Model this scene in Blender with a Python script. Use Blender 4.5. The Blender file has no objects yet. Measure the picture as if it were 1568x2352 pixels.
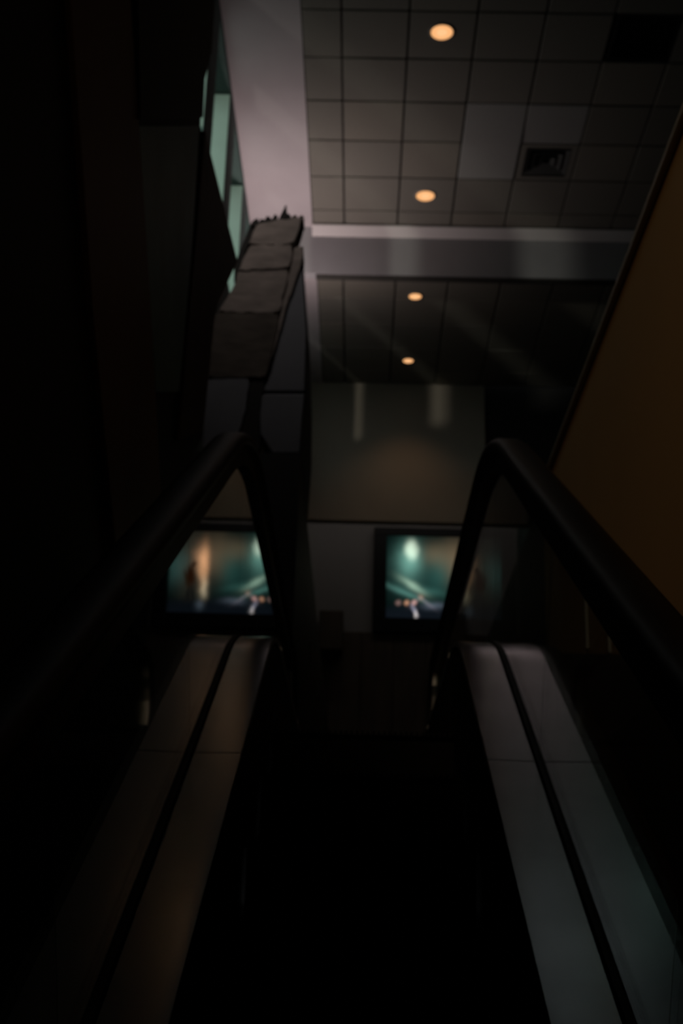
import bpy, bmesh, math, random
from mathutils import Vector, Matrix
random.seed(4)
S = bpy.context.scene
C = S.collection
PI = math.pi
EYE = 3.0                      # eye height above the lower floor

# ------------------------------------------------------------------ camera
FPX = 3021.47                  # focal length in pixels of the 1568x2352 frame
VP_LEVEL = (812.0, 2250.0)     # vanishing point of the level lines along the hall
VP_SLOPE = (850.0, 620.0)      # vanishing point of the 30 degree escalator slope
a = Vector((VP_LEVEL[0] - 784, VP_LEVEL[1] - 1176, FPX)).normalized()
b = Vector((VP_SLOPE[0] - 784, VP_SLOPE[1] - 1176, FPX)).normalized()
wy = a
wz = ((b - math.cos(PI / 6) * a) / math.sin(PI / 6)).normalized()
wx = wy.cross(wz).normalized()
wz = wx.cross(wy).normalized()
# rows: camera axes expressed in the world
right = Vector((wx.x, wy.x, wz.x)); down = Vector((wx.y, wy.y, wz.y)); fwd = Vector((wx.z, wy.z, wz.z))
cam_d = bpy.data.cameras.new('camera')
cam = bpy.data.objects.new('camera', cam_d); C.objects.link(cam)
cam.matrix_world = Matrix(((right.x, -down.x, -fwd.x, 0), (right.y, -down.y, -fwd.y, 0),
                           (right.z, -down.z, -fwd.z, EYE), (0, 0, 0, 1)))
cam_d.sensor_fit = 'VERTICAL'; cam_d.sensor_height = 36.0; cam_d.sensor_width = 24.0
cam_d.lens = FPX / 2352 * 36.0
cam_d.clip_start = 0.02; cam_d.clip_end = 200
cam_d.dof.use_dof = True; cam_d.dof.focus_distance = 1.25; cam_d.dof.aperture_fstop = 10.0
S.camera = cam

def ray(px, py):
    return right * ((px - 784) / FPX) + down * ((py - 1176) / FPX) + fwd
def on_y(px, py, y):
    d = ray(px, py); p = d * (y / d.y); return Vector((p.x, p.y, p.z + EYE))
def on_x(px, py, x):
    d = ray(px, py); p = d * (x / d.x); return Vector((p.x, p.y, p.z + EYE))

# ------------------------------------------------------------------ world, lights, exposure
S.view_settings.view_transform = 'Standard'; S.view_settings.look = 'None'
S.view_settings.exposure = 0.0; S.view_settings.gamma = 1.0; S.view_settings.use_curve_mapping = False
w = bpy.data.worlds.new('dusk'); S.world = w; w.use_nodes = True
_n = w.node_tree.nodes; _l = w.node_tree.links           # pale dusk sky over dark ground
_tc = _n.new('ShaderNodeTexCoord'); _sp = _n.new('ShaderNodeSeparateXYZ'); _rp = _n.new('ShaderNodeValToRGB')
_l.new(_tc.outputs['Generated'], _sp.inputs[0]); _l.new(_sp.outputs['Z'], _rp.inputs[0]); _l.new(_rp.outputs[0], _n['Background'].inputs[0])
_rp.color_ramp.elements[0].position = 0.0; _rp.color_ramp.elements[0].color = (0.22, 0.225, 0.23, 1)
_rp.color_ramp.elements[1].position = 0.02; _rp.color_ramp.elements[1].color = (0.74, 0.80, 0.82, 1)
_n['Background'].inputs[1].default_value = 0.95

def light(name, kind, loc, energy, col, target=None, **kw):
    d = bpy.data.lights.new(name, kind); d.energy = energy; d.color = col
    for k, v in kw.items(): setattr(d, k, v)
    o = bpy.data.objects.new(name, d); C.objects.link(o); o.location = loc
    if target is not None:
        o.rotation_euler = (Vector(target) - Vector(loc)).to_track_quat('-Z', 'Y').to_euler()
    return o
# street lamp outside, low, shining up through the left windows
light('outside_spot', 'SPOT', (-7.6, 1.0, EYE + 5.2), 1300, (1.0, 0.88, 0.80), (0.9, 16.4, EYE + 7.1),
      spot_size=math.radians(30), spot_blend=1.0, shadow_soft_size=0.22)
# cool fill spot added outside the nearer windows, brightening the plaster border above the escalator
light('outside_spot', 'SPOT', (-4.6, 4.9, EYE + 4.3), 720, (0.86, 0.94, 1.0), (-0.9, 7.0, EYE + 8.2),
      spot_size=math.radians(34), spot_blend=0.8, shadow_soft_size=0.25)
# warm fill spot added behind the camera to brighten the ochre parapet
light('parapet_fill', 'SPOT', (-0.6, -3.0, EYE + 3.4), 190, (1.0, 0.74, 0.48), (0.95, 4.6, EYE + 1.9),
      spot_size=math.radians(26), spot_blend=0.8, shadow_soft_size=0.2)
# unseen fill light added behind the fascia to lift the far wall
light('far_wall_fill', 'AREA', (0.3, 16.9, EYE + 7.45), 3.4, (1.0, 0.92, 0.86), (0.3, 18.6, EYE + 5.6), shape='RECTANGLE', size=3.0, size_y=0.15)

# ------------------------------------------------------------------ materials
MATS = {}
def mat(name, col, rough=0.6, metal=0.0, var=0.0, scale=6.0, bump=0.0, spec=0.5, stretch=None, col2=None):
    m = bpy.data.materials.new(name); m.use_nodes = True
    nt = m.node_tree; p = nt.nodes['Principled BSDF']
    p.inputs['Base Color'].default_value = (*col, 1); p.inputs['Roughness'].default_value = rough
    p.inputs['Metallic'].default_value = metal; p.inputs['Specular IOR Level'].default_value = spec
    if var > 0 or bump > 0:
        tc = nt.nodes.new('ShaderNodeTexCoord'); mp = nt.nodes.new('ShaderNodeMapping')
        if stretch: mp.inputs['Scale'].default_value = stretch
        nz = nt.nodes.new('ShaderNodeTexNoise'); nz.inputs['Scale'].default_value = scale; nz.inputs['Detail'].default_value = 5
        nt.links.new(tc.outputs['Object'], mp.inputs[0]); nt.links.new(mp.outputs[0], nz.inputs['Vector'])
        if var > 0:
            r = nt.nodes.new('ShaderNodeValToRGB'); r.color_ramp.elements[0].position = 0.3; r.color_ramp.elements[1].position = 0.7
            c2 = col2 or tuple(min(1, c * (1 + var)) for c in col)
            r.color_ramp.elements[0].color = (*[c * (1 - var) for c in col], 1); r.color_ramp.elements[1].color = (*c2, 1)
            nt.links.new(nz.outputs['Fac'], r.inputs[0]); nt.links.new(r.outputs[0], p.inputs['Base Color'])
        if bump > 0:
            bp = nt.nodes.new('ShaderNodeBump'); bp.inputs['Strength'].default_value = bump; bp.inputs['Distance'].default_value = 0.01
            nt.links.new(nz.outputs['Fac'], bp.inputs['Height']); nt.links.new(bp.outputs[0], p.inputs['Normal'])
    MATS[name] = m
    return m
def emit(name, col, strength):
    m = bpy.data.materials.new(name); m.use_nodes = True; nt = m.node_tree; nt.nodes.clear()
    e = nt.nodes.new('ShaderNodeEmission'); e.inputs[0].default_value = (*col, 1); e.inputs[1].default_value = strength
    o = nt.nodes.new('ShaderNodeOutputMaterial'); nt.links.new(e.outputs[0], o.inputs[0])
    MATS[name] = m
def glass(name, tint, gloss):
    m = bpy.data.materials.new(name); m.use_nodes = True; nt = m.node_tree; nt.nodes.clear()
    N = nt.nodes.new; L = nt.links.new
    g = N('ShaderNodeNewGeometry'); d = N('ShaderNodeVectorMath'); d.operation = 'DOT_PRODUCT'
    L(g.outputs['Normal'], d.inputs[0]); L(g.outputs['Incoming'], d.inputs[1])
    ab = N('ShaderNodeMath'); ab.operation = 'ABSOLUTE'; L(d.outputs['Value'], ab.inputs[0])
    om = N('ShaderNodeMath'); om.operation = 'SUBTRACT'; om.inputs[0].default_value = 1; L(ab.outputs[0], om.inputs[1])
    pw = N('ShaderNodeMath'); pw.operation = 'POWER'; pw.inputs[1].default_value = 5; L(om.outputs[0], pw.inputs[0])
    fr = N('ShaderNodeMath'); fr.operation = 'MULTIPLY_ADD'; fr.inputs[1].default_value = 0.96; fr.inputs[2].default_value = 0.04; L(pw.outputs[0], fr.inputs[0])
    t = N('ShaderNodeBsdfTransparent'); t.inputs[0].default_value = (*tint, 1)
    gl = N('ShaderNodeBsdfGlossy'); gl.inputs['Roughness'].default_value = gloss
    mx = N('ShaderNodeMixShader'); L(fr.outputs[0], mx.inputs[0]); L(t.outputs[0], mx.inputs[1]); L(gl.outputs[0], mx.inputs[2])
    o = N('ShaderNodeOutputMaterial'); L(mx.outputs[0], o.inputs[0])
    MATS[name] = m

mat('gypsum', (0.60, 0.53, 0.55), 0.9, var=0.04, scale=2.0)
mat('tile_a', (0.25, 0.23, 0.20), 0.95, var=0.12, scale=60, bump=0.25)
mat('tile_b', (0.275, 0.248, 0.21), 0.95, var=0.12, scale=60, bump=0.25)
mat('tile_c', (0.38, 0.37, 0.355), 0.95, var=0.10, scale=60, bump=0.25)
mat('tile_back', (0.06, 0.055, 0.05), 0.9)
mat('tile_grid', (0.10, 0.095, 0.09), 0.8)
mat('cornice', (0.85, 0.78, 0.78), 0.7)
mat('beam_paint', (0.40, 0.38, 0.40), 0.85, var=0.05, scale=2.0)
mat('green_jamb', (0.58, 0.78, 0.69), 0.7, var=0.06, scale=3)
mat('green_wall', (0.06, 0.10, 0.09), 0.8, var=0.1, scale=3)  # the unlit piers' shade is put into this dark green
mat('window_frame', (0.05, 0.06, 0.06), 0.5)
mat('fascia_paint', (0.50, 0.41, 0.34), 0.85, var=0.06, scale=1.5)
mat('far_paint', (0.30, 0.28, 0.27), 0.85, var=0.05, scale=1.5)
mat('dark_wood', (0.08, 0.055, 0.035), 0.6, var=0.25, scale=8, stretch=(1, 1, 0.15))
mat('black_wall', (0.008, 0.008, 0.008), 0.6)
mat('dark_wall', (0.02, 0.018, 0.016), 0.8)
mat('brown_panel', (0.22, 0.13, 0.07), 0.55, var=0.15, scale=3, stretch=(1, 1, 0.2))
mat('bluish_panel', (0.24, 0.48, 0.60), 0.5, var=0.12, scale=3)  # bluish window light reflected by the panel, put into its colour
mat('rust_panel', (0.10, 0.05, 0.02), 0.6, var=0.25, scale=4)
mat('ochre_wall', (0.50, 0.285, 0.10), 0.8, var=0.05, scale=1.2)
mat('ochre_cap', (0.34, 0.27, 0.18), 0.5)
mat('carpet', (0.03, 0.028, 0.026), 0.95, var=0.2, scale=40)
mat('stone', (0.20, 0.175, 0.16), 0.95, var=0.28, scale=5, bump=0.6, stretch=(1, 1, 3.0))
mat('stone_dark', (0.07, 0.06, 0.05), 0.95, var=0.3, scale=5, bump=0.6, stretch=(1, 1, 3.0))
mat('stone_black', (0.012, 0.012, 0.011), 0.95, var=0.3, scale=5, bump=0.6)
mat('blue_grey', (0.13, 0.14, 0.16), 0.8, var=0.10, scale=3)
mat('rubber', (0.006, 0.006, 0.007), 0.5, spec=0.25)
mat('black_step', (0.004, 0.004, 0.004), 0.7, spec=0.15)
mat('deck_metal', (0.62, 0.62, 0.63), 0.2, metal=1.0, var=0.06, scale=8)
mat('outer_metal', (0.07, 0.07, 0.07), 0.4, metal=1.0, var=0.06, scale=8)
mat('skirt_black', (0.006, 0.006, 0.006), 0.5, spec=0.2)
mat('steel', (0.62, 0.62, 0.60), 0.3, metal=1.0)
mat('comb_metal', (0.20, 0.20, 0.19), 0.4, metal=0.9)
mat('black_plastic', (0.006, 0.006, 0.007), 0.45, spec=0.3)
mat('vent_black', (0.006, 0.006, 0.006), 0.8)
mat('vent_grey', (0.10, 0.10, 0.098), 0.7)
mat('lamp_trim', (0.35, 0.30, 0.26), 0.5)
emit('lamp_glow', (1.0, 0.49, 0.20), 1.0)
emit('lamp_core', (1.0, 0.55, 0.26), 1.05)
glass('balustrade_glass', (0.86, 0.90, 0.88), 0.012)
glass('window_glass', (0.9, 0.97, 0.94), 0.02)

# ------------------------------------------------------------------ helpers
def mesh_obj(name, bm, m, parent=None, smooth=False, **props):
    me = bpy.data.meshes.new(name)
    bmesh.ops.recalc_face_normals(bm, faces=bm.faces)
    bm.to_mesh(me); bm.free()
    me.materials.append(MATS[m] if isinstance(m, str) else m)
    if smooth:
        for p in me.polygons: p.use_smooth = True
    o = bpy.data.objects.new(name, me); C.objects.link(o)
    if parent: o.parent = parent
    for k, v in props.items(): o[k] = v
    return o
def empty(name, loc=(0, 0, 0), **props):
    o = bpy.data.objects.new(name, None); C.objects.link(o); o.location = loc
    o.empty_display_size = 0.2
    for k, v in props.items(): o[k] = v
    return o
def box(bm, x0, x1, y0, y1, z0, z1, bev=0.0):
    vs = [bm.verts.new((x, y, z)) for x in (x0, x1) for y in (y0, y1) for z in (z0, z1)]
    fs = [bm.faces.new([vs[i] for i in f]) for f in ((0, 1, 3, 2), (4, 6, 7, 5), (0, 4, 5, 1), (2, 3, 7, 6), (0, 2, 6, 4), (1, 5, 7, 3))]
    if bev:
        es = {e for f in fs for e in f.edges}
        bmesh.ops.bevel(bm, geom=list(es), offset=bev, segments=1, affect='EDGES')
def bx(name, m, x0, x1, y0, y1, z0, z1, parent=None, bev=0.0, **props):
    bm = bmesh.new(); box(bm, x0, x1, y0, y1, z0, z1, bev)
    if parent is not None and parent.type == 'EMPTY':
        bmesh.ops.translate(bm, verts=bm.verts, vec=-parent.location)
    return mesh_obj(name, bm, m, parent, **props)
def prism(name, m, pts, vec, parent=None, bev=0.0, **props):
    bm = bmesh.new(); n = len(pts); vec = Vector(vec)
    v0 = [bm.verts.new(p) for p in pts]; v1 = [bm.verts.new(Vector(p) + vec) for p in pts]
    bm.faces.new(v0); bm.faces.new(v1[::-1])
    for i in range(n): bm.faces.new((v0[i], v0[(i + 1) % n], v1[(i + 1) % n], v1[i]))
    if bev: bmesh.ops.bevel(bm, geom=list(bm.edges), offset=bev, segments=1, affect='EDGES')
    if parent is not None and parent.type == 'EMPTY':
        bmesh.ops.translate(bm, verts=bm.verts, vec=-parent.location)
    return mesh_obj(name, bm, m, parent, **props)
def struct(o, label, cat):
    o['kind'] = 'structure'; o['label'] = label; o['category'] = cat
    return o
def h(z): return EYE + z

UP = h(0.81)                   # upper floor
H1 = h(8.2)                    # near ceiling
H2 = h(7.7)                    # far ceiling
YB = 13.25                     # beam
YF = 16.4                      # fascia over the recess
YW = 18.6                      # far wall
XL = -1.40                     # window wall
XR = 4.9

# ------------------------------------------------------------------ setting
struct(bx('floor', 'carpet', -2.2, XR + .2, -6, 9, -0.2, 0.0), 'dark carpeted lower floor under the escalator', 'floor')
bm = bmesh.new()
box(bm, 1.08, XR, -6, 6.7, UP - 0.35, UP)
box(bm, XL, XR, 6.7, YW + .2, UP - 0.35, UP)
struct(mesh_obj('floor_upper', bm, 'carpet'), 'dark upper floor around the escalator head', 'floor')
struct(bx('wall_back', 'dark_wall', -2.4, XR + .2, -6.2, -6, -0.2, H1 + .3), 'dark wall behind the foot of the escalator', 'wall')
struct(bx('wall_right', 'dark_wall', XR, XR + .2, -6, YW + .2, -0.2, H1 + .3), 'dark right hand wall of the hall', 'wall')

# left window wall: piers, sill wall, head, jambs
wl = struct(bx('wall_left', 'green_wall', XL - .45, XL, -6, YW + .2, -0.2, h(6.45)), 'green wall below the row of windows, its shade painted dark', 'wall')
bx('window_head', 'green_wall', XL - .45, XL, -6, YW + .2, h(8.1), H1 + .3, wl)
bays = [9.15 + 1.56 * k for k in range(-5, 5)]           # far jamb of each bay
bx('pier', 'green_wall', XL - .45, XL, -6, bays[0] - 1.06, h(6.45), h(8.1), wl)
for k, yb in enumerate(bays):
    y1 = bays[k + 1] - 1.06 if k + 1 < len(bays) else YW + .2
    pr = bx('pier', 'green_wall', XL - .45, XL, yb, y1, h(6.45), h(8.1), wl)
    bx('jamb_lining', 'green_jamb', XL - .42, XL - .005, yb - .015, yb - .002, h(6.47), h(8.08), wl)
    bx('jamb_lining', 'green_jamb', XL - .42, XL - .005, yb - 1.058, yb - 1.045, h(6.47), h(8.08), wl)
for k, yb in enumerate(bays):
    t = empty('window_%d' % (k + 1), (XL - .34, yb - .53, h(6.45)))
    struct(t, 'tall narrow window with pale green reveal, bay %s along the left wall' %
           ['first', 'second', 'third', 'fourth', 'fifth', 'sixth', 'seventh', 'eighth', 'ninth', 'tenth'][k], 'window')
    for s in (yb - 1.05, yb - .06):
        bx('window_frame', 'window_frame', XL - .37, XL - .31, s, s + .045, h(6.46), h(8.09), t)
    for z in (6.46, 8.045):
        bx('window_frame', 'window_frame', XL - .37, XL - .31, yb - 1.0, yb - .06, h(z), h(z + .045), t)
    bx('pane', 'window_glass', XL - .345, XL - .335, yb - 1.003, yb - .062, h(6.505), h(8.043), t)

# ceilings with tiles
ce = struct(bx('ceiling', 'tile_back', -0.68, XR, -6, YB, H1 + .03, H1 + .15), 'suspended tile ceiling with round downlights above the escalator', 'ceiling')
struct(bx('ceiling_border', 'gypsum', XL - .02, -0.68, -6, YB, H1, H1 + .12), 'smooth plaster ceiling border lit pink along the windows', 'ceiling')
cols = [-0.68, -0.31, 0.303, 0.915, 1.53, 2.14, 2.75, 3.36, 3.97, 4.58, XR]
rows = [YB, 12.89, 12.23, 11.575, 10.92, 10.27, 9.62, 8.97, 8.32, 7.67, 7.02]
def tile_mesh(wx_, wy_, m):
    bm = bmesh.new(); box(bm, -wx_ / 2, wx_ / 2, -wy_ / 2, wy_ / 2, 0, 0.022, 0.006)
    me = bpy.data.meshes.new('ceiling_tile'); bmesh.ops.recalc_face_normals(bm, faces=bm.faces); bm.to_mesh(me); bm.free()
    me.materials.append(MATS[m]); return me
cache = {}
GAP = 0.018
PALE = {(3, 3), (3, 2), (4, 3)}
def lay_tiles(parent, cols, rows, z, skip=(), pale=(), tag=''):
    for i in range(len(cols) - 1):
        for j in range(len(rows) - 1):
            if (i, j) in skip: continue
            x0, x1 = cols[i], cols[i + 1]; y1, y0 = max(rows[j], rows[j + 1]), min(rows[j], rows[j + 1])
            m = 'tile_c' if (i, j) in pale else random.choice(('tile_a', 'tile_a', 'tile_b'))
            key = (round(x1 - x0, 2), round(y1 - y0, 2), m)
            if key not in cache: cache[key] = tile_mesh(x1 - x0 - GAP, y1 - y0 - GAP, m)
            o = bpy.data.objects.new('ceiling_tile', cache[key]); C.objects.link(o); o.parent = parent
            o.location = ((x0 + x1) / 2, (y0 + y1) / 2, z + random.uniform(-.002, .002))
            o.rotation_euler = (random.uniform(-.004, .004), random.uniform(-.004, .004), 0)
            if (i, j) == (3, 3) and not tag: o.rotation_euler = (-0.05, 0, 0); o.location.z -= .012
DIF = (4, 2); GRI = (5, 5)
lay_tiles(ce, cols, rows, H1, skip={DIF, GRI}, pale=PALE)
bx('plain_tiles', 'tile_a', -0.68, XR, -6, 7.0, H1 + .002, H1 + .024, ce)
c2 = struct(bx('ceiling_far', 'tile_back', -0.62, XR, YB + .12, YF, H2 + .03, H2 + .15), 'lower tile ceiling beyond the beam with two small downlights', 'ceiling')
struct(bx('ceiling_far_border', 'gypsum', XL - .02, -0.62, YB + .12, YF, H2, H2 + .12), 'smooth plaster border of the far lower ceiling', 'ceiling')
rows2 = [YB + .12, 14.0, 14.65, 15.3, 15.95, YF]
cols2 = [-0.62] + cols[1:]
lay_tiles(c2, cols2, rows2, H2, tag='far')
# beam with cornice
bmo = struct(bx('beam', 'beam_paint', XL - .02, XR, YB, YB + .12, h(7.59), H1 + .12), 'grey painted beam crossing between the two ceilings', 'beam')
bx('shadow_strip', 'tile_back', -.62, XR, YB + .01, YB + .11, h(7.57), h(7.589), bmo)  # solid dark strip standing in for the shade line under the beam
co = struct(prism('trim_1', 'cornice', [(-0.68, YB - .10, h(8.178)), (-0.68, YB - .10, h(8.165)), (-0.68, YB - .002, h(8.075)), (-0.68, YB - .002, h(8.178))], (XR + .68, 0, 0)), 'thin pale cornice strip along the top of the beam', 'trim')
# fascia and recess
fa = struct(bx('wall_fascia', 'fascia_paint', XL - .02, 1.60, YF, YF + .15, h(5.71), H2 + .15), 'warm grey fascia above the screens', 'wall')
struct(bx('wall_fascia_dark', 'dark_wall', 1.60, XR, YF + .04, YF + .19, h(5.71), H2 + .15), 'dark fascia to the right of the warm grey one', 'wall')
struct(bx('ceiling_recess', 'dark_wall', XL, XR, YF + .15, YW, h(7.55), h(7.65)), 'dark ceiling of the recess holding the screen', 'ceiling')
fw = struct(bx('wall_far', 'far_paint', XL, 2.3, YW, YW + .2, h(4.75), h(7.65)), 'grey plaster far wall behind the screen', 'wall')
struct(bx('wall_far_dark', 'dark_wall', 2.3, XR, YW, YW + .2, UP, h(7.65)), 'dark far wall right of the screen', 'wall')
wd = struct(bx('wall_wainscot', 'dark_wood', XL, 2.3, YW - .03, YW + .17, UP, h(4.75)), 'dark wood cladding below the screen', 'wall')
for k in range(8):
    bx('plank', 'dark_wood', XL + .02 + k * .462, XL + .47 + k * .462, YW - .05, YW - .031, UP + .01, h(4.74), wd, bev=.006)

# right shaft wall (ochre parapet) and left shaft wall
wr = struct(bx('wall_shaft_right', 'ochre_wall', .95, 1.07, -5.5, 6.6, 0, h(2.48)), 'ochre brown parapet wall beside the right handrail', 'wall')
bx('parapet_cap', 'ochre_cap', .925, 1.09, -5.5, 6.62, h(2.481), h(2.51), wr, bev=.006)
for px, pa, pb in ((1341, 1315, 1490), (1392, 1345, 1500), (1350, 1555, 1608), (1371, 1560, 1606)):  # metal strips added to stand for faint upright glints behind the glass
    pA, pB = on_x(px, pa, .94), on_x(px + 5, pb, .94)
    bx('glint_strip', 'comb_metal', .938, .9495, pA.y, pA.y + .022, pB.z, pA.z, wr)

def shaft_poly(pix, x):
    return [on_x(px, py, x) for px, py in pix]
X0 = -0.80
far_edge = [(488, 0), (480, 120), (464, 180), (460, 290), (545, 600), (490, 720), (465, 1000), (320, 1310), (240, 1560)]
pts = [Vector((X0, -5.5, 0)), Vector((X0, -5.5, h(5.2))), Vector((X0, 5.36, h(5.2)))] + shaft_poly(far_edge, X0) + [Vector((X0, 3.6, 0))]
ws = struct(prism('wall_shaft_left', 'black_wall', pts, (-.1, 0, 0)), 'angular wall beside the left handrail, its shade painted black', 'wall')  # shade on this wall is put into the black material
def panel(name, m, pix, proud, x=X0):
    return prism(name, m, shaft_poly(pix, x + .001), (proud, 0, 0), ws, bev=.003)
panel('timber_band', 'brown_panel', [(143, -30), (284, -30), (330, 650), (362, 1200), (255, 1290), (196, 700)], .02)
panel('bluish_panel', 'bluish_panel', [(302, 288), (452, 288), (436, 560), (405, 900), (352, 900), (333, 640)], .012)
panel('edge_strip', 'rust_panel', [(462, 300), (538, 598), (486, 712), (458, 990), (402, 1010), (422, 760), (444, 520)], .018)
panel('head_panel', 'black_wall', [(296, -30), (480, -30), (472, 115), (455, 180), (451, 270), (302, 274)], .03)

# ------------------------------------------------------------------ escalator
CX = 0.0125
OFF_DECK, OFF_RAIL = 0.30, 0.945
PITCH0 = EYE - 1.46 / math.cos(PI / 6)       # height of the pitch line below the camera
TOP = UP
R1, R0 = 1.0, 2.0
T = math.tan(PI / 6)
yt = (TOP - PITCH0) / T                      # corner at the top
yl = (0.0 - PITCH0) / T                      # corner at the foot
Y_END, Y_START = 7.45, yl - 1.6
def base_path(step=0.12):
    """list of (y, z, angle) along the pitch line, from the foot to the head"""
    out = []
    t0 = R0 * math.tan(PI / 12); t1 = R1 * math.tan(PI / 12)
    def lin(ya, za, yb, zb, ang, n):
        for i in range(n): out.append((ya + (yb - ya) * i / n, za + (zb - za) * i / n, ang))
    lin(Y_START, 0, yl - t0, 0, 0, 8)
    for i in range(8):
        a_ = PI / 6 * i / 8
        out.append((yl - t0 + R0 * math.sin(a_), R0 * (1 - math.cos(a_)), a_))
    ya, za = yl + t0 * math.cos(PI / 6), t0 * math.sin(PI / 6)
    yb, zb = yt - t1 * math.cos(PI / 6), TOP - t1 * math.sin(PI / 6)
    lin(ya, za, yb, zb, PI / 6, 40)
    for i in range(12):
        a_ = PI / 6 * (1 - i / 12)
        out.append((yt + t1 - R1 * math.sin(a_), TOP - R1 * (1 - math.cos(a_)), a_))
    lin(yt + t1, TOP, Y_END, TOP, 0, 14)
    out.append((Y_END, TOP, 0))
    return out
BP = base_path()
def offset(p, d): y, z, a_ = p; return (y - math.sin(a_) * d, z + math.cos(a_) * d)
def path_z(y):
    for p, q in zip(BP, BP[1:]):
        if p[0] <= y <= q[0]: return p[1] + (q[1] - p[1]) * (y - p[0]) / max(1e-6, q[0] - p[0])
    return 0.0 if y < BP[0][0] else TOP

es = empty('escalator', (CX, yl, 0.0), label='dark escalator with black rubber handrails and glass balustrades rising to the upper floor', category='escalator')
inv = -es.location
def esc_obj(name, bm, m, smooth=False, parent=None, **pr):
    bmesh.ops.translate(bm, verts=bm.verts, vec=inv)
    return mesh_obj(name, bm, m, parent or es, smooth, **pr)
def strip(bm, prof, pts):
    """sweep a closed (x, normal-offset) profile along the base path points"""
    rings = []
    for p in pts:
        ring = []
        for x, d in prof:
            y, z = offset(p, d); ring.append(bm.verts.new((x, y, z)))
        rings.append(ring)
    n = len(prof)
    for r, q in zip(rings, rings[1:]):
        for i in range(n): bm.faces.new((r[i], r[(i + 1) % n], q[(i + 1) % n], q[i]))
    bm.faces.new(rings[0]); bm.faces.new(rings[-1][::-1])
def seg_points(i0, i1, trim=0.0):
    pts = [list(p) for p in BP[i0:i1 + 1]]
    if trim:
        (y0, z0, a0), (y1, z1, a1) = pts[0], pts[1]; L_ = math.hypot(y1 - y0, z1 - z0)
        pts[0] = [y0 + (y1 - y0) * trim / L_, z0 + (z1 - z0) * trim / L_, a0]
    return [tuple(p) for p in pts]
NB = len(BP) - 1
cuts = [0, 8, 16, 27, 35, 43, 51, 62, 68, 75, NB]
for s in (-1, 1):
    xi, xo, xg, xout = CX + s * .305, CX + s * .412, CX + s * .43, CX + s * .62
    for ca, cb in zip(cuts, cuts[1:]):
        pts = seg_points(ca, cb, .006)
        bm = bmesh.new(); strip(bm, [(xi, -.32), (xi + s * .012, -.32), (xi + s * .012, OFF_DECK - .02), (xi, OFF_DECK - .02)], pts)
        esc_obj('skirt_panel', bm, 'skirt_black')
        bm = bmesh.new(); strip(bm, [(xi - s * .006, OFF_DECK - .018), (xi - s * .006, OFF_DECK), (xo, OFF_DECK - .002), (xo, OFF_DECK - .018)], pts)
        esc_obj('inner_deck', bm, 'deck_metal', label='brushed metal deck strip')
        bm = bmesh.new(); strip(bm, [(xg - .0055, OFF_DECK - .03), (xg + .0055, OFF_DECK - .03), (xg + .0055, OFF_RAIL - .012), (xg - .0055, OFF_RAIL - .012)], pts)
        esc_obj('glass_panel', bm, 'balustrade_glass', label='clear balustrade glass')
        bm = bmesh.new(); strip(bm, [(CX + s * .452, OFF_DECK - .018), (CX + s * .452, OFF_DECK), (xout, OFF_DECK - .01), (xout, OFF_DECK - .03)], pts)
        esc_obj('outer_deck', bm, 'outer_metal', label='brushed metal outer deck')
        bm = bmesh.new(); strip(bm, [(xout - s * .004, OFF_DECK - .03), (xout + s * .01, OFF_DECK - .03), (xout + s * .01, -.6), (xout - s * .004, -.6)], pts)
        esc_obj('side_cladding', bm, 'skirt_black')
    bm = bmesh.new(); strip(bm, [(xg - .012, OFF_DECK - .05), (xg + .012, OFF_DECK - .05), (xg + .012, OFF_DECK + .004), (xg - .012, OFF_DECK + .004)], BP)
    esc_obj('glass_clamp', bm, 'skirt_black')
    # handrail: path with newel turns at both ends
    path = []
    r = (OFF_RAIL - OFF_DECK) / 2 - .02
    y0, z0 = offset(BP[0], OFF_RAIL)
    for i in range(12):
        a_ = -PI / 2 + PI * (i / 12) ; path.append((y0 - r * math.cos(a_), z0 - r + r * math.sin(a_)))
    for p in BP: path.append(offset(p, OFF_RAIL))
    y1, z1 = offset(BP[-1], OFF_RAIL)
    for i in range(1, 13):
        a_ = PI / 2 - PI * i / 12; path.append((y1 + r * math.cos(a_), z1 - r + r * math.sin(a_)))
    prof = [(-.046, -.014), (-.041, .010), (-.025, .018), (.025, .018), (.041, .010), (.046, -.014), (.034, -.022), (-.034, -.022)]
    bm = bmesh.new(); rings = []
    for i, (py, pz) in enumerate(path):
        q0 = path[max(0, i - 1)]; q1 = path[min(len(path) - 1, i + 1)]
        ty, tz = q1[0] - q0[0], q1[1] - q0[1]; L_ = math.hypot(ty, tz); ty /= L_; tz /= L_
        rings.append([bm.verts.new((xg + u, py - tz * v, pz + ty * v)) for u, v in prof])
    for ra, rb in zip(rings, rings[1:]):
        for i in range(8): bm.faces.new((ra[i], ra[(i + 1) % 8], rb[(i + 1) % 8], rb[i]))
    bm.faces.new(rings[0]); bm.faces.new(rings[-1][::-1])
    esc_obj('handrail', bm, 'rubber', True, label='black rubber handrail')
    bm = bmesh.new(); strip(bm, [(xg - .026, OFF_RAIL - .085), (xg + .026, OFF_RAIL - .085), (xg + .026, OFF_RAIL - .02), (xg - .026, OFF_RAIL - .02)], BP)
    esc_obj('rail_guide', bm, 'skirt_black')
    # steel guide edge under the belt along the upper newel
    bm = bmesh.new(); rings = []
    npth = path[-16:]
    for i, (py, pz) in enumerate(npth):
        q0 = npth[max(0, i - 1)]; q1 = npth[min(len(npth) - 1, i + 1)]
        ty, tz = q1[0] - q0[0], q1[1] - q0[1]; L_ = math.hypot(ty, tz); ty /= L_; tz /= L_
        rings.append([bm.verts.new((xg + u, py - tz * v, pz + ty * v)) for u, v in ((-.018, -.034), (.018, -.034), (.018, -.018), (-.018, -.018))])
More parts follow.
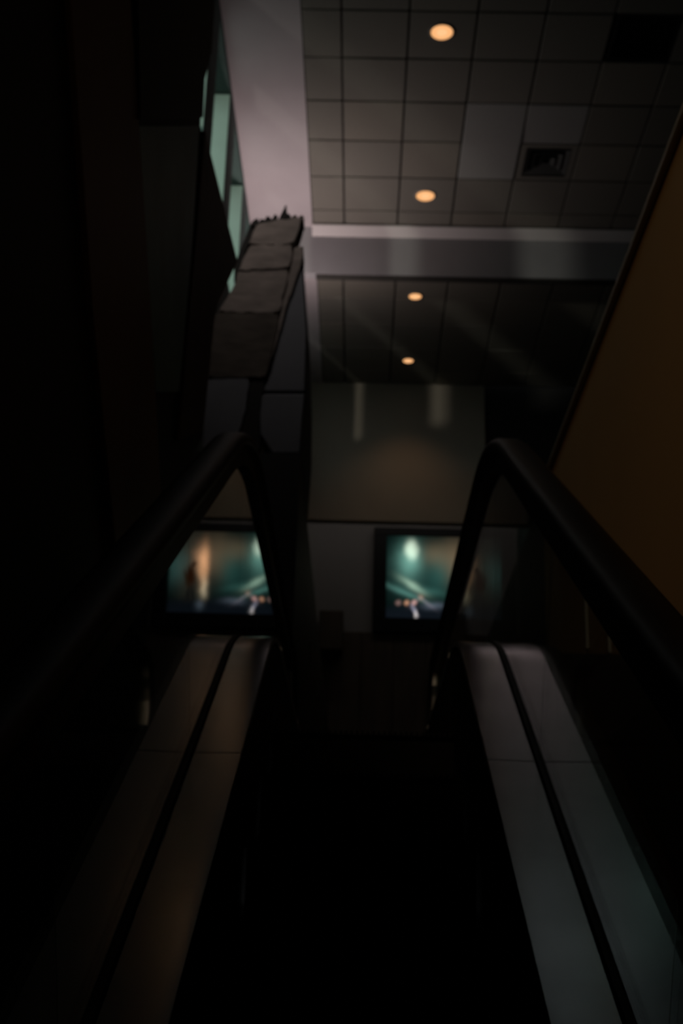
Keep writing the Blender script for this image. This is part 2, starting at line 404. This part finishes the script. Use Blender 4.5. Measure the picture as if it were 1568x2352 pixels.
    for ra, rb in zip(rings, rings[1:]):
        for i in range(4): bm.faces.new((ra[i], ra[(i + 1) % 4], rb[(i + 1) % 4], rb[i]))
    bm.faces.new(rings[0]); bm.faces.new(rings[-1][::-1])
    esc_obj('newel_guide', bm, 'steel')
    # newel end glass: half disc
    bm = bmesh.new(); ring = [(y1, OFF_RAIL)]
    prof2 = [(y1 + (r - .02) * math.cos(PI / 2 - PI * i / 12), z1 - r + (r - .02) * math.sin(PI / 2 - PI * i / 12)) for i in range(13)]
    va = [bm.verts.new((xg - .0055, y_, z_)) for y_, z_ in prof2]; vb = [bm.verts.new((xg + .0055, y_, z_)) for y_, z_ in prof2]
    bm.faces.new(va); bm.faces.new(vb[::-1])
    for i in range(13): bm.faces.new((va[i], va[(i + 1) % 13], vb[(i + 1) % 13], vb[i]))
    esc_obj('glass_panel', bm, 'balustrade_glass')
    # filler between outer deck and shaft wall
    wall_x = X0 + .031 if s < 0 else .936
    bm = bmesh.new(); strip(bm, [(xout + s * .012, OFF_DECK - .05), (xout + s * .012, OFF_DECK - .03), (wall_x, OFF_DECK - .03), (wall_x, OFF_DECK - .05)],
                            [p for p in BP if (p[0] < 6.3 if s > 0 else p[0] < 3.0)])
    esc_obj('filler_panel', bm, 'skirt_black')

# steps: tread with ribs and a riser, shared mesh
def step_mesh(rise):
    bm = bmesh.new()
    box(bm, -.298, .298, 0, .40, -.03, -.012)
    box(bm, -.298, .298, 0, .014, -max(rise, .02), -.012)
    for k in range(33):
        x = -.294 + k * .018
        box(bm, x, x + .008, 0, .395, -.012, 0)
    me = bpy.data.meshes.new('step'); bmesh.ops.recalc_face_normals(bm, faces=bm.faces); bm.to_mesh(me); bm.free()
    me.materials.append(MATS['black_step']); return me
cache_s = {}
y = Y_START + .2; prev = 0
while y < 5.35:
    z = path_z(y); rise = round(max(.02, z - path_z(y - .4)), 2)
    if rise not in cache_s: cache_s[rise] = step_mesh(rise)
    o = bpy.data.objects.new('step', cache_s[rise]); C.objects.link(o); o.parent = es
    o.location = Vector((CX, y, z - .001)) + inv
    y += .4
# comb plate and landing plate
bm = bmesh.new(); box(bm, CX - .299, CX + .299, y + .04, y + .40, TOP - .03, TOP + .006)
for k in range(33): box(bm, CX - .296 + k * .018, CX - .288 + k * .018, y - .02, y + .04, TOP - .012, TOP + .004)
esc_obj('comb_plate', bm, 'comb_metal', label='metal comb plate at the head')
bm = bmesh.new(); box(bm, CX - .299, CX + .299, y + .402, 7.9, TOP - .03, TOP + .004); esc_obj('landing_plate', bm, 'comb_metal')
bm = bmesh.new(); box(bm, CX - .6, CX + .6, Y_START - 1.2, Y_START + .19, 0.0, .01); esc_obj('landing_plate', bm, 'comb_metal')
# truss soffit that carries it
bm = bmesh.new(); strip(bm, [(CX - .62, -.75), (CX - .62, -.62), (CX + .62, -.62), (CX + .62, -.75)], [p for p in BP if p[1] > .8 and p[0] < 6.6])
esc_obj('truss_cover', bm, 'skirt_black')

# ------------------------------------------------------------------ downlights
def downlight(x, y_, z, label, power=9):
    t = empty('ceiling_light', (x, y_, z), label=label, category='downlight', group='round warm downlights in a row')
    n = 32
    bm = bmesh.new()
    prof = [(.125, .0), (.122, -.008), (.105, -.010), (.100, -.002), (.098, .020)]
    rings = [[bm.verts.new((r_ * math.cos(2 * PI * k / n), r_ * math.sin(2 * PI * k / n), zz)) for k in range(n)] for r_, zz in prof]
    for ra, rb in zip(rings, rings[1:]):
        for k in range(n): bm.faces.new((ra[k], ra[(k + 1) % n], rb[(k + 1) % n], rb[k]))
    mesh_obj('trim_ring', bm, 'lamp_trim', t, True)
    bm = bmesh.new(); bmesh.ops.create_circle(bm, cap_ends=True, segments=n, radius=.0995)
    bmesh.ops.translate(bm, verts=bm.verts, vec=(0, 0, -.004))
    r_ = bmesh.ops.extrude_face_region(bm, geom=bm.faces[:]); bmesh.ops.translate(bm, verts=[v for v in r_['geom'] if isinstance(v, bmesh.types.BMVert)], vec=(0, 0, -.003))
    df = mesh_obj('diffuser', bm, 'lamp_glow', t)
    bm = bmesh.new(); bmesh.ops.create_uvsphere(bm, u_segments=16, v_segments=8, radius=.05)
    bmesh.ops.scale(bm, vec=(1, 1, .25), verts=bm.verts); bmesh.ops.translate(bm, verts=bm.verts, vec=(0, 0, -.007))
    mesh_obj('bulb', bm, 'lamp_core', df, True)
    light('lamp_light', 'SPOT', (x, y_, z - .03), power, (1.0, .6, .3), (x, y_, 0), spot_size=math.radians(100), spot_blend=.8, shadow_soft_size=.09).parent = None
    return t
downlight(.605, 9.89, H1, 'largest warm round downlight, nearest the top of the picture', 0.5)
downlight(.61, 7.22, H1, 'warm downlight above the picture, seen only as an orange glint on the left deck', 0.8)
downlight(.59, 12.56, H1, 'warm round downlight just in front of the grey beam', 1.0)
downlight(.543, 13.93, H2, 'small warm downlight just beyond the grey beam').scale = (.74, .74, 1)
downlight(.527, 15.66, H2, 'smallest warm downlight, nearest the far fascia').scale = (.66, .66, 1)

# air diffuser: nested square frames
t = empty('air_diffuser', (1.835, 11.90, H1), label='square grey air diffuser with stepped vanes set in the tile ceiling', category='diffuser')
bm = bmesh.new(); box(bm, -.29, .29, -.31, .31, .03, .035); mesh_obj('backing', bm, 'vent_black', t)
for k, (hx, hy) in enumerate(((.295, .317), (.225, .225), (.155, .155), (.085, .085))):
    bm = bmesh.new(); wv = .06 if k == 0 else .045
    o_ = [bm.verts.new((sx * hx, sy * hy, 0 if k else .002)) for sx, sy in ((-1, -1), (1, -1), (1, 1), (-1, 1))]
    i_ = [bm.verts.new((sx * (hx - wv), sy * (hy - wv), .024 if k else .002)) for sx, sy in ((-1, -1), (1, -1), (1, 1), (-1, 1))]
    fs = [bm.faces.new((o_[q], o_[(q + 1) % 4], i_[(q + 1) % 4], i_[q])) for q in range(4)]
    r_ = bmesh.ops.extrude_face_region(bm, geom=fs); bmesh.ops.translate(bm, verts=[v for v in r_['geom'] if isinstance(v, bmesh.types.BMVert)], vec=(0, 0, .005))
    mesh_obj('vane' if k else 'frame', bm, 'vent_grey' if k else 'tile_a', t)
# dark return grille
t = empty('return_grille', (2.46, 9.93, H1), label='black square return air grille in the dark corner of the ceiling', category='grille')
bm = bmesh.new()
for x0, x1, y0, y1 in ((-.295, .295, -.31, -.28), (-.295, .295, .28, .31), (-.295, -.265, -.28, .28), (.265, .295, -.28, .28)): box(bm, x0, x1, y0, y1, 0, .02)
mesh_obj('frame', bm, 'vent_black', t)
bm = bmesh.new(); box(bm, -.26, .26, -.28, .28, .024, .029); mesh_obj('backing', bm, 'vent_black', t)
bm = bmesh.new(); box(bm, -.263, .263, -.004, .004, .0, .02); bmesh.ops.rotate(bm, verts=bm.verts, cent=(0, 0, .01), matrix=Matrix.Rotation(.6, 3, 'X'))
sl = mesh_obj('slat', bm, 'vent_black', t); sl.location = (0, -.25, 0)
for k in range(1, 11):
    o = sl.copy(); C.objects.link(o); o.parent = t; o.location = (0, -.25 + k * .05, 0)

# ------------------------------------------------------------------ dark partition and what stands on it
YP = 8.6
pr = on_y(689, 1042, YP)
ztop = pr.z; xr = pr.x
pt = struct(bx('wall_partition', 'black_wall', XL + .01, xr, YP, YW - .06, UP, ztop), 'low black partition wall running back from the left handrail', 'wall')
for py0, py1, x in ((1470, 1522, 712), (1568, 1606, 728)):  # steel plates put in for two small bright glints
    d = ray((x), (py0 + py1) / 2); yy = xr / d.x * d.y
    pA = on_x(x, py0, xr); pB = on_x(x, py1, xr)
    bx('glint_plate', 'steel', xr - .004, xr + .012, yy - .06, yy + .06, min(pA.z, pB.z), max(pA.z, pB.z), pt)

def on_plane_prism(name, m, pix, y_, depth, parent, bev=.012, jit=0.0, seed=0, **pr_):
    rnd = random.Random(seed)
    pts = []
    n = len(pix)
    for i in range(n):
        (x0, y0), (x1, y1) = pix[i], pix[(i + 1) % n]
        k = max(1, int(math.hypot(x1 - x0, y1 - y0) / 16)) if jit else 1
        for q in range(k):
            t_ = q / k
            pts.append(on_y(x0 + (x1 - x0) * t_ + rnd.uniform(-jit, jit), y0 + (y1 - y0) * t_ + rnd.uniform(-jit, jit), y_))
    for p in pts: p.z = max(p.z, ztop + .002)
    return prism(name, m, pts, (0, depth, 0), parent, bev, **pr_)

st = empty('stone_slab', tuple(on_y(560, 1030, 8.75)), label='tall rough grey stone slab leaning left in front of the windows', category='stone slab')
on_plane_prism('stone_block', 'stone', [(592, 512), (694, 500), (676, 558), (664, 562), (572, 560)], 8.75, .22, st, jit=2.2, seed=1)
on_plane_prism('stone_block', 'stone', [(571, 563), (672, 562), (664, 616), (548, 620)], 8.74, .22, st, jit=2.0, seed=2)
on_plane_prism('stone_block', 'stone', [(547, 623), (663, 619), (642, 716), (500, 716), (536, 664)], 8.75, .22, st, jit=2.2, seed=3)
on_plane_prism('stone_block', 'stone_dark', [(498, 719), (641, 719), (612, 866), (476, 866), (484, 780)], 8.745, .22, st, jit=2.2, seed=4, label='lower stone, fading light painted darker')  # light fading down the slab, put in as a darker material
on_plane_prism('stone_block', 'blue_grey', [(474, 869), (574, 869), (560, 960), (530, 1042), (466, 1042)], 8.75, .22, st, jit=1.5, seed=5, label='blue grey foot stone')
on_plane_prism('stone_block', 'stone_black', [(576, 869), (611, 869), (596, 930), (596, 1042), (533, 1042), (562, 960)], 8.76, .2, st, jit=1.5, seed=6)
on_plane_prism('dark_flank', 'stone_black', [(578, 508), (592, 498), (594, 512), (571, 562), (547, 622), (538, 662), (538, 610), (556, 560)], 8.80, .3, st, jit=1.5, seed=7, label='side with its shade painted black')  # the flank's shade is given as black colour
rnd = random.Random(9)
tops = [(578, 514, 505), (592, 510, 501), (606, 508, 495), (620, 506, 491), (638, 505, 469), (652, 503, 489), (666, 501, 492), (680, 500, 493)]
for k, (px, yb_, yt_) in enumerate(tops):
    lean = 10 if k == 4 else rnd.uniform(-3, 4)
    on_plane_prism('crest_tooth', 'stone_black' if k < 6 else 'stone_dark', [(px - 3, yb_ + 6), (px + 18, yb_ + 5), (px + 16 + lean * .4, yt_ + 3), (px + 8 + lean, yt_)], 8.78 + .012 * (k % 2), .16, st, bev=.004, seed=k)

st2 = empty('grey_pillar', tuple(on_y(645, 1040, 8.77)), label='blue grey wedge shaped pillar beside the leaning stone slab', category='pillar')
on_plane_prism('shaft', 'blue_grey', [(697, 606), (702, 760), (701, 900), (603, 900), (612, 874), (654, 722), (690, 616)], 8.77, 1.5, st2, seed=11)
on_plane_prism('foot', 'blue_grey', [(600, 904), (701, 904), (690, 1042), (624, 1042), (598, 1000), (592, 935)], 8.765, 1.5, st2, seed=12)
on_plane_prism('cap_slab', 'stone', [(677, 566), (696, 562), (696, 602), (688, 614), (652, 720), (614, 864), (622, 820), (646, 718)], 8.752, .25, st2, jit=1.2, seed=13, label='grey stone edge strip')

# uplight on the window wall, hidden behind the slab from here
t = empty('wall_uplight', (XL, 12.55, h(6.0)), label='small wall uplight glowing behind the leaning stone slab', category='wall light')
bx('bracket', 'lamp_trim', XL + .001, XL + .12, 12.52, 12.58, h(5.96), h(6.02), t)
bm = bmesh.new(); bmesh.ops.create_cone(bm, cap_ends=True, segments=24, radius1=.06, radius2=.11, depth=.14); bmesh.ops.translate(bm, verts=bm.verts, vec=(.2, 0, .05))
mesh_obj('lamp_bowl', bm, 'lamp_trim', t)
light('uplight', 'SPOT', (XL + .2, 12.55, h(6.17)), 82, (1.0, .83, .81), (XL + .34, 12.42, h(8.2)), spot_size=math.radians(150), spot_blend=1.0, shadow_soft_size=.1)

# spotlight added out of view to brighten the top of the slab
t = empty('added_spotlight', (XL, 7.75, h(6.28)), label='added unseen spotlight on the window wall aimed at the top of the stone slab', category='wall light')
bx('bracket', 'lamp_trim', XL + .001, XL + .1, 7.735, 7.765, h(6.27), h(6.30), t)
bm = bmesh.new(); bmesh.ops.create_cone(bm, cap_ends=True, segments=20, radius1=.04, radius2=.025, depth=.12)
bmesh.ops.rotate(bm, verts=bm.verts, cent=(0, 0, 0), matrix=Matrix.Rotation(.7, 3, 'X')); bmesh.ops.translate(bm, verts=bm.verts, vec=(.11, 0, 0))
mesh_obj('lamp_head', bm, 'lamp_trim', t)
light('slab_fill', 'SPOT', (XL + .12, 7.84, h(6.18)), 24, (1.0, .86, .80), (-.70, 8.75, h(5.15)), spot_size=math.radians(95), spot_blend=1.0, shadow_soft_size=.05)

# ------------------------------------------------------------------ screen with its picture
def screen_mat():
    m = bpy.data.materials.new('screen_picture'); m.use_nodes = True; nt = m.node_tree; nt.nodes.clear()
    N = nt.nodes.new; L = nt.links.new
    tc = N('ShaderNodeTexCoord')
    sp = N('ShaderNodeSeparateXYZ'); L(tc.outputs['Generated'], sp.inputs[0])
    inv_ = N('ShaderNodeMath'); inv_.operation = 'SUBTRACT'; inv_.inputs[0].default_value = 1; L(sp.outputs['Z'], inv_.inputs[1])
    uv = N('ShaderNodeCombineXYZ'); L(sp.outputs['X'], uv.inputs[0]); L(inv_.outputs[0], uv.inputs[1])
    nz = N('ShaderNodeTexNoise'); nz.inputs['Scale'].default_value = 5; nz.inputs['Detail'].default_value = 3; L(uv.outputs[0], nz.inputs['Vector'])
    sb = N('ShaderNodeVectorMath'); sb.operation = 'SUBTRACT'; L(nz.outputs['Color'], sb.inputs[0]); sb.inputs[1].default_value = (.5, .5, .5)
    ml = N('ShaderNodeVectorMath'); ml.operation = 'SCALE'; L(sb.outputs[0], ml.inputs[0]); ml.inputs['Scale'].default_value = .05
    ad = N('ShaderNodeVectorMath'); L(uv.outputs[0], ad.inputs[0]); L(ml.outputs[0], ad.inputs[1])
    def blob(u, v, su, sv, rot=0, sharp=2):
        mp = N('ShaderNodeMapping'); mp.vector_type = 'TEXTURE'
        mp.inputs['Location'].default_value = (u, v, 0); mp.inputs['Rotation'].default_value = (0, 0, rot); mp.inputs['Scale'].default_value = (su, sv, 1)
        L(ad.outputs[0], mp.inputs[0])
        ln = N('ShaderNodeVectorMath'); ln.operation = 'LENGTH'; L(mp.outputs[0], ln.inputs[0])
        p = N('ShaderNodeMath'); p.operation = 'POWER'; L(ln.outputs['Value'], p.inputs[0]); p.inputs[1].default_value = sharp
        ng = N('ShaderNodeMath'); ng.operation = 'MULTIPLY'; L(p.outputs[0], ng.inputs[0]); ng.inputs[1].default_value = -1
        ex = N('ShaderNodeMath'); ex.operation = 'EXPONENT'; L(ng.outputs[0], ex.inputs[0])
        return ex
    cur = None
    def add(col, *a_, **k):
        nonlocal cur
        bl = blob(*a_, **k)
        sc = N('ShaderNodeVectorMath'); sc.operation = 'SCALE'; sc.inputs[0].default_value = col; L(bl.outputs[0], sc.inputs['Scale'])
        if cur is None: cur = sc
        else:
            s_ = N('ShaderNodeVectorMath'); L(cur.outputs[0], s_.inputs[0]); L(sc.outputs[0], s_.inputs[1]); cur = s_
    def cover(col, *a_, **k):
        nonlocal cur
        bl = blob(*a_, **k)
        mx = N('ShaderNodeMix'); mx.data_type = 'RGBA'; L(bl.outputs[0], mx.inputs['Factor'])
        L(cur.outputs[0] if cur.bl_idname != 'ShaderNodeMix' else cur.outputs['Result'], mx.inputs['A']); mx.inputs['B'].default_value = (*col, 1)
        rr = N('ShaderNodeVectorMath'); L(mx.outputs['Result'], rr.inputs[0]); cur = rr
    add((.005, .014, .013), .5, .45, .6, .5)
    add((.03, .085, .07), .20, .35, .13, .30)
    add((.01, .045, .038), .46, .45, .10, .25)
    add((.075, .045, .022), .42, .22, .12, .14)
    add((.10, .065, .035), .60, .30, .10, .25)
    add((.52, .60, .46), .215, .17, .055, .115, sharp=3)
    add((.10, .22, .18), .20, .30, .09, .17)
    add((.22, .30, .22), .23, .61, .035, .13, rot=-.85)
    add((.05, .13, .11), .17, .70, .03, .20, rot=-1.05)
    add((.02, .06, .05), .33, .66, .16, .05, rot=.3)
    add((.62, .30, .14), .70, .42, .040, .24, sharp=2.6)
    add((.45, .22, .11), .725, .33, .06, .14)
    add((.42, .36, .24), .692, .70, .030, .13)
    add((.02, .055, .05), .96, .45, .07, .2)
    add((.012, .032, .03), .88, .40, .05, .2)
    add((.045, .034, .022), .80, .40, .12, .40)
    cover((.004, .006, .009), .55, 1.0, .9, .17, sharp=5)
    cover((.020, .006, .002), .805, .55, .042, .14, sharp=4)
    cover((.02, .008, .004), .785, .41, .018, .045, sharp=4)
    cover((.02, .012, .006), .845, .60, .018, .11, rot=.2, sharp=4)
    cover((.006, .006, .006), .785, .78, .014, .12, sharp=4)
    cover((.006, .006, .006), .825, .78, .014, .11, rot=-.15, sharp=4)
    add((.16, .08, .04), .305, .75, .020, .035)
    add((.10, .075, .09), .345, .80, .016, .085, rot=-.75)
    add((.10, .06, .07), .265, .80, .014, .07, rot=.7)
    add((.45, .22, .13), .18, .815, .022, .034, sharp=3)
    add((.16, .09, .08), .105, .815, .024, .034, sharp=3)
    add((.40, .22, .19), .245, .815, .020, .034, sharp=3)
    add((.20, .20, .26), .245, .90, .016, .06, rot=-.3)
    add((.42, .38, .36), .258, .955, .015, .045, sharp=3)
    add((.05, .06, .08), .42, .85, .10, .04)
    add((.05, .065, .08), .72, .90, .03, .06)
    e = N('ShaderNodeEmission'); e.inputs[1].default_value = 1.15; L(cur.outputs[0], e.inputs[0])
    o = N('ShaderNodeOutputMaterial'); L(e.outputs[0], o.inputs[0])
    return m
sx0, sx1, sz0, sz1 = .34, 2.02, h(4.955), h(6.21)
t = empty('wall_screen', (1.18, YW, h(4.75)), label='wall screen with a wide black frame showing a dark teal and orange picture', category='screen')
bx('housing', 'black_plastic', .155, 2.21, YW - .10, YW - .001, h(4.752), h(6.335), t)
for n_, (x0, x1, z0, z1) in enumerate(((.15, 2.215, h(4.752), sz0), (.15, 2.215, sz1, h(6.335)), (.15, sx0, sz0, sz1), (sx1, 2.215, sz0, sz1))):
    bx('bezel', 'black_plastic', x0, x1, YW - .135, YW - .10, z0, z1, t, bev=.004)
bx('picture', screen_mat(), sx0 + .001, sx1 - .001, YW - .112, YW - .101, sz0 + .001, sz1 - .001, t, label='glowing picture of a figure by an orange light column')

# dark cabinet beside the partition on the wainscot line
t = empty('wall_cabinet', (-.44, YW, h(4.4)), label='dark box cabinet on the far wall left of the screen', category='cabinet')
bx('body', 'dark_wood', -.615, -.272, YW - .35, YW - .055, h(4.40), h(4.98), t, bev=.008)
bx('door', 'dark_wood', -.605, -.282, YW - .372, YW - .351, h(4.41), h(4.97), t, bev=.005)
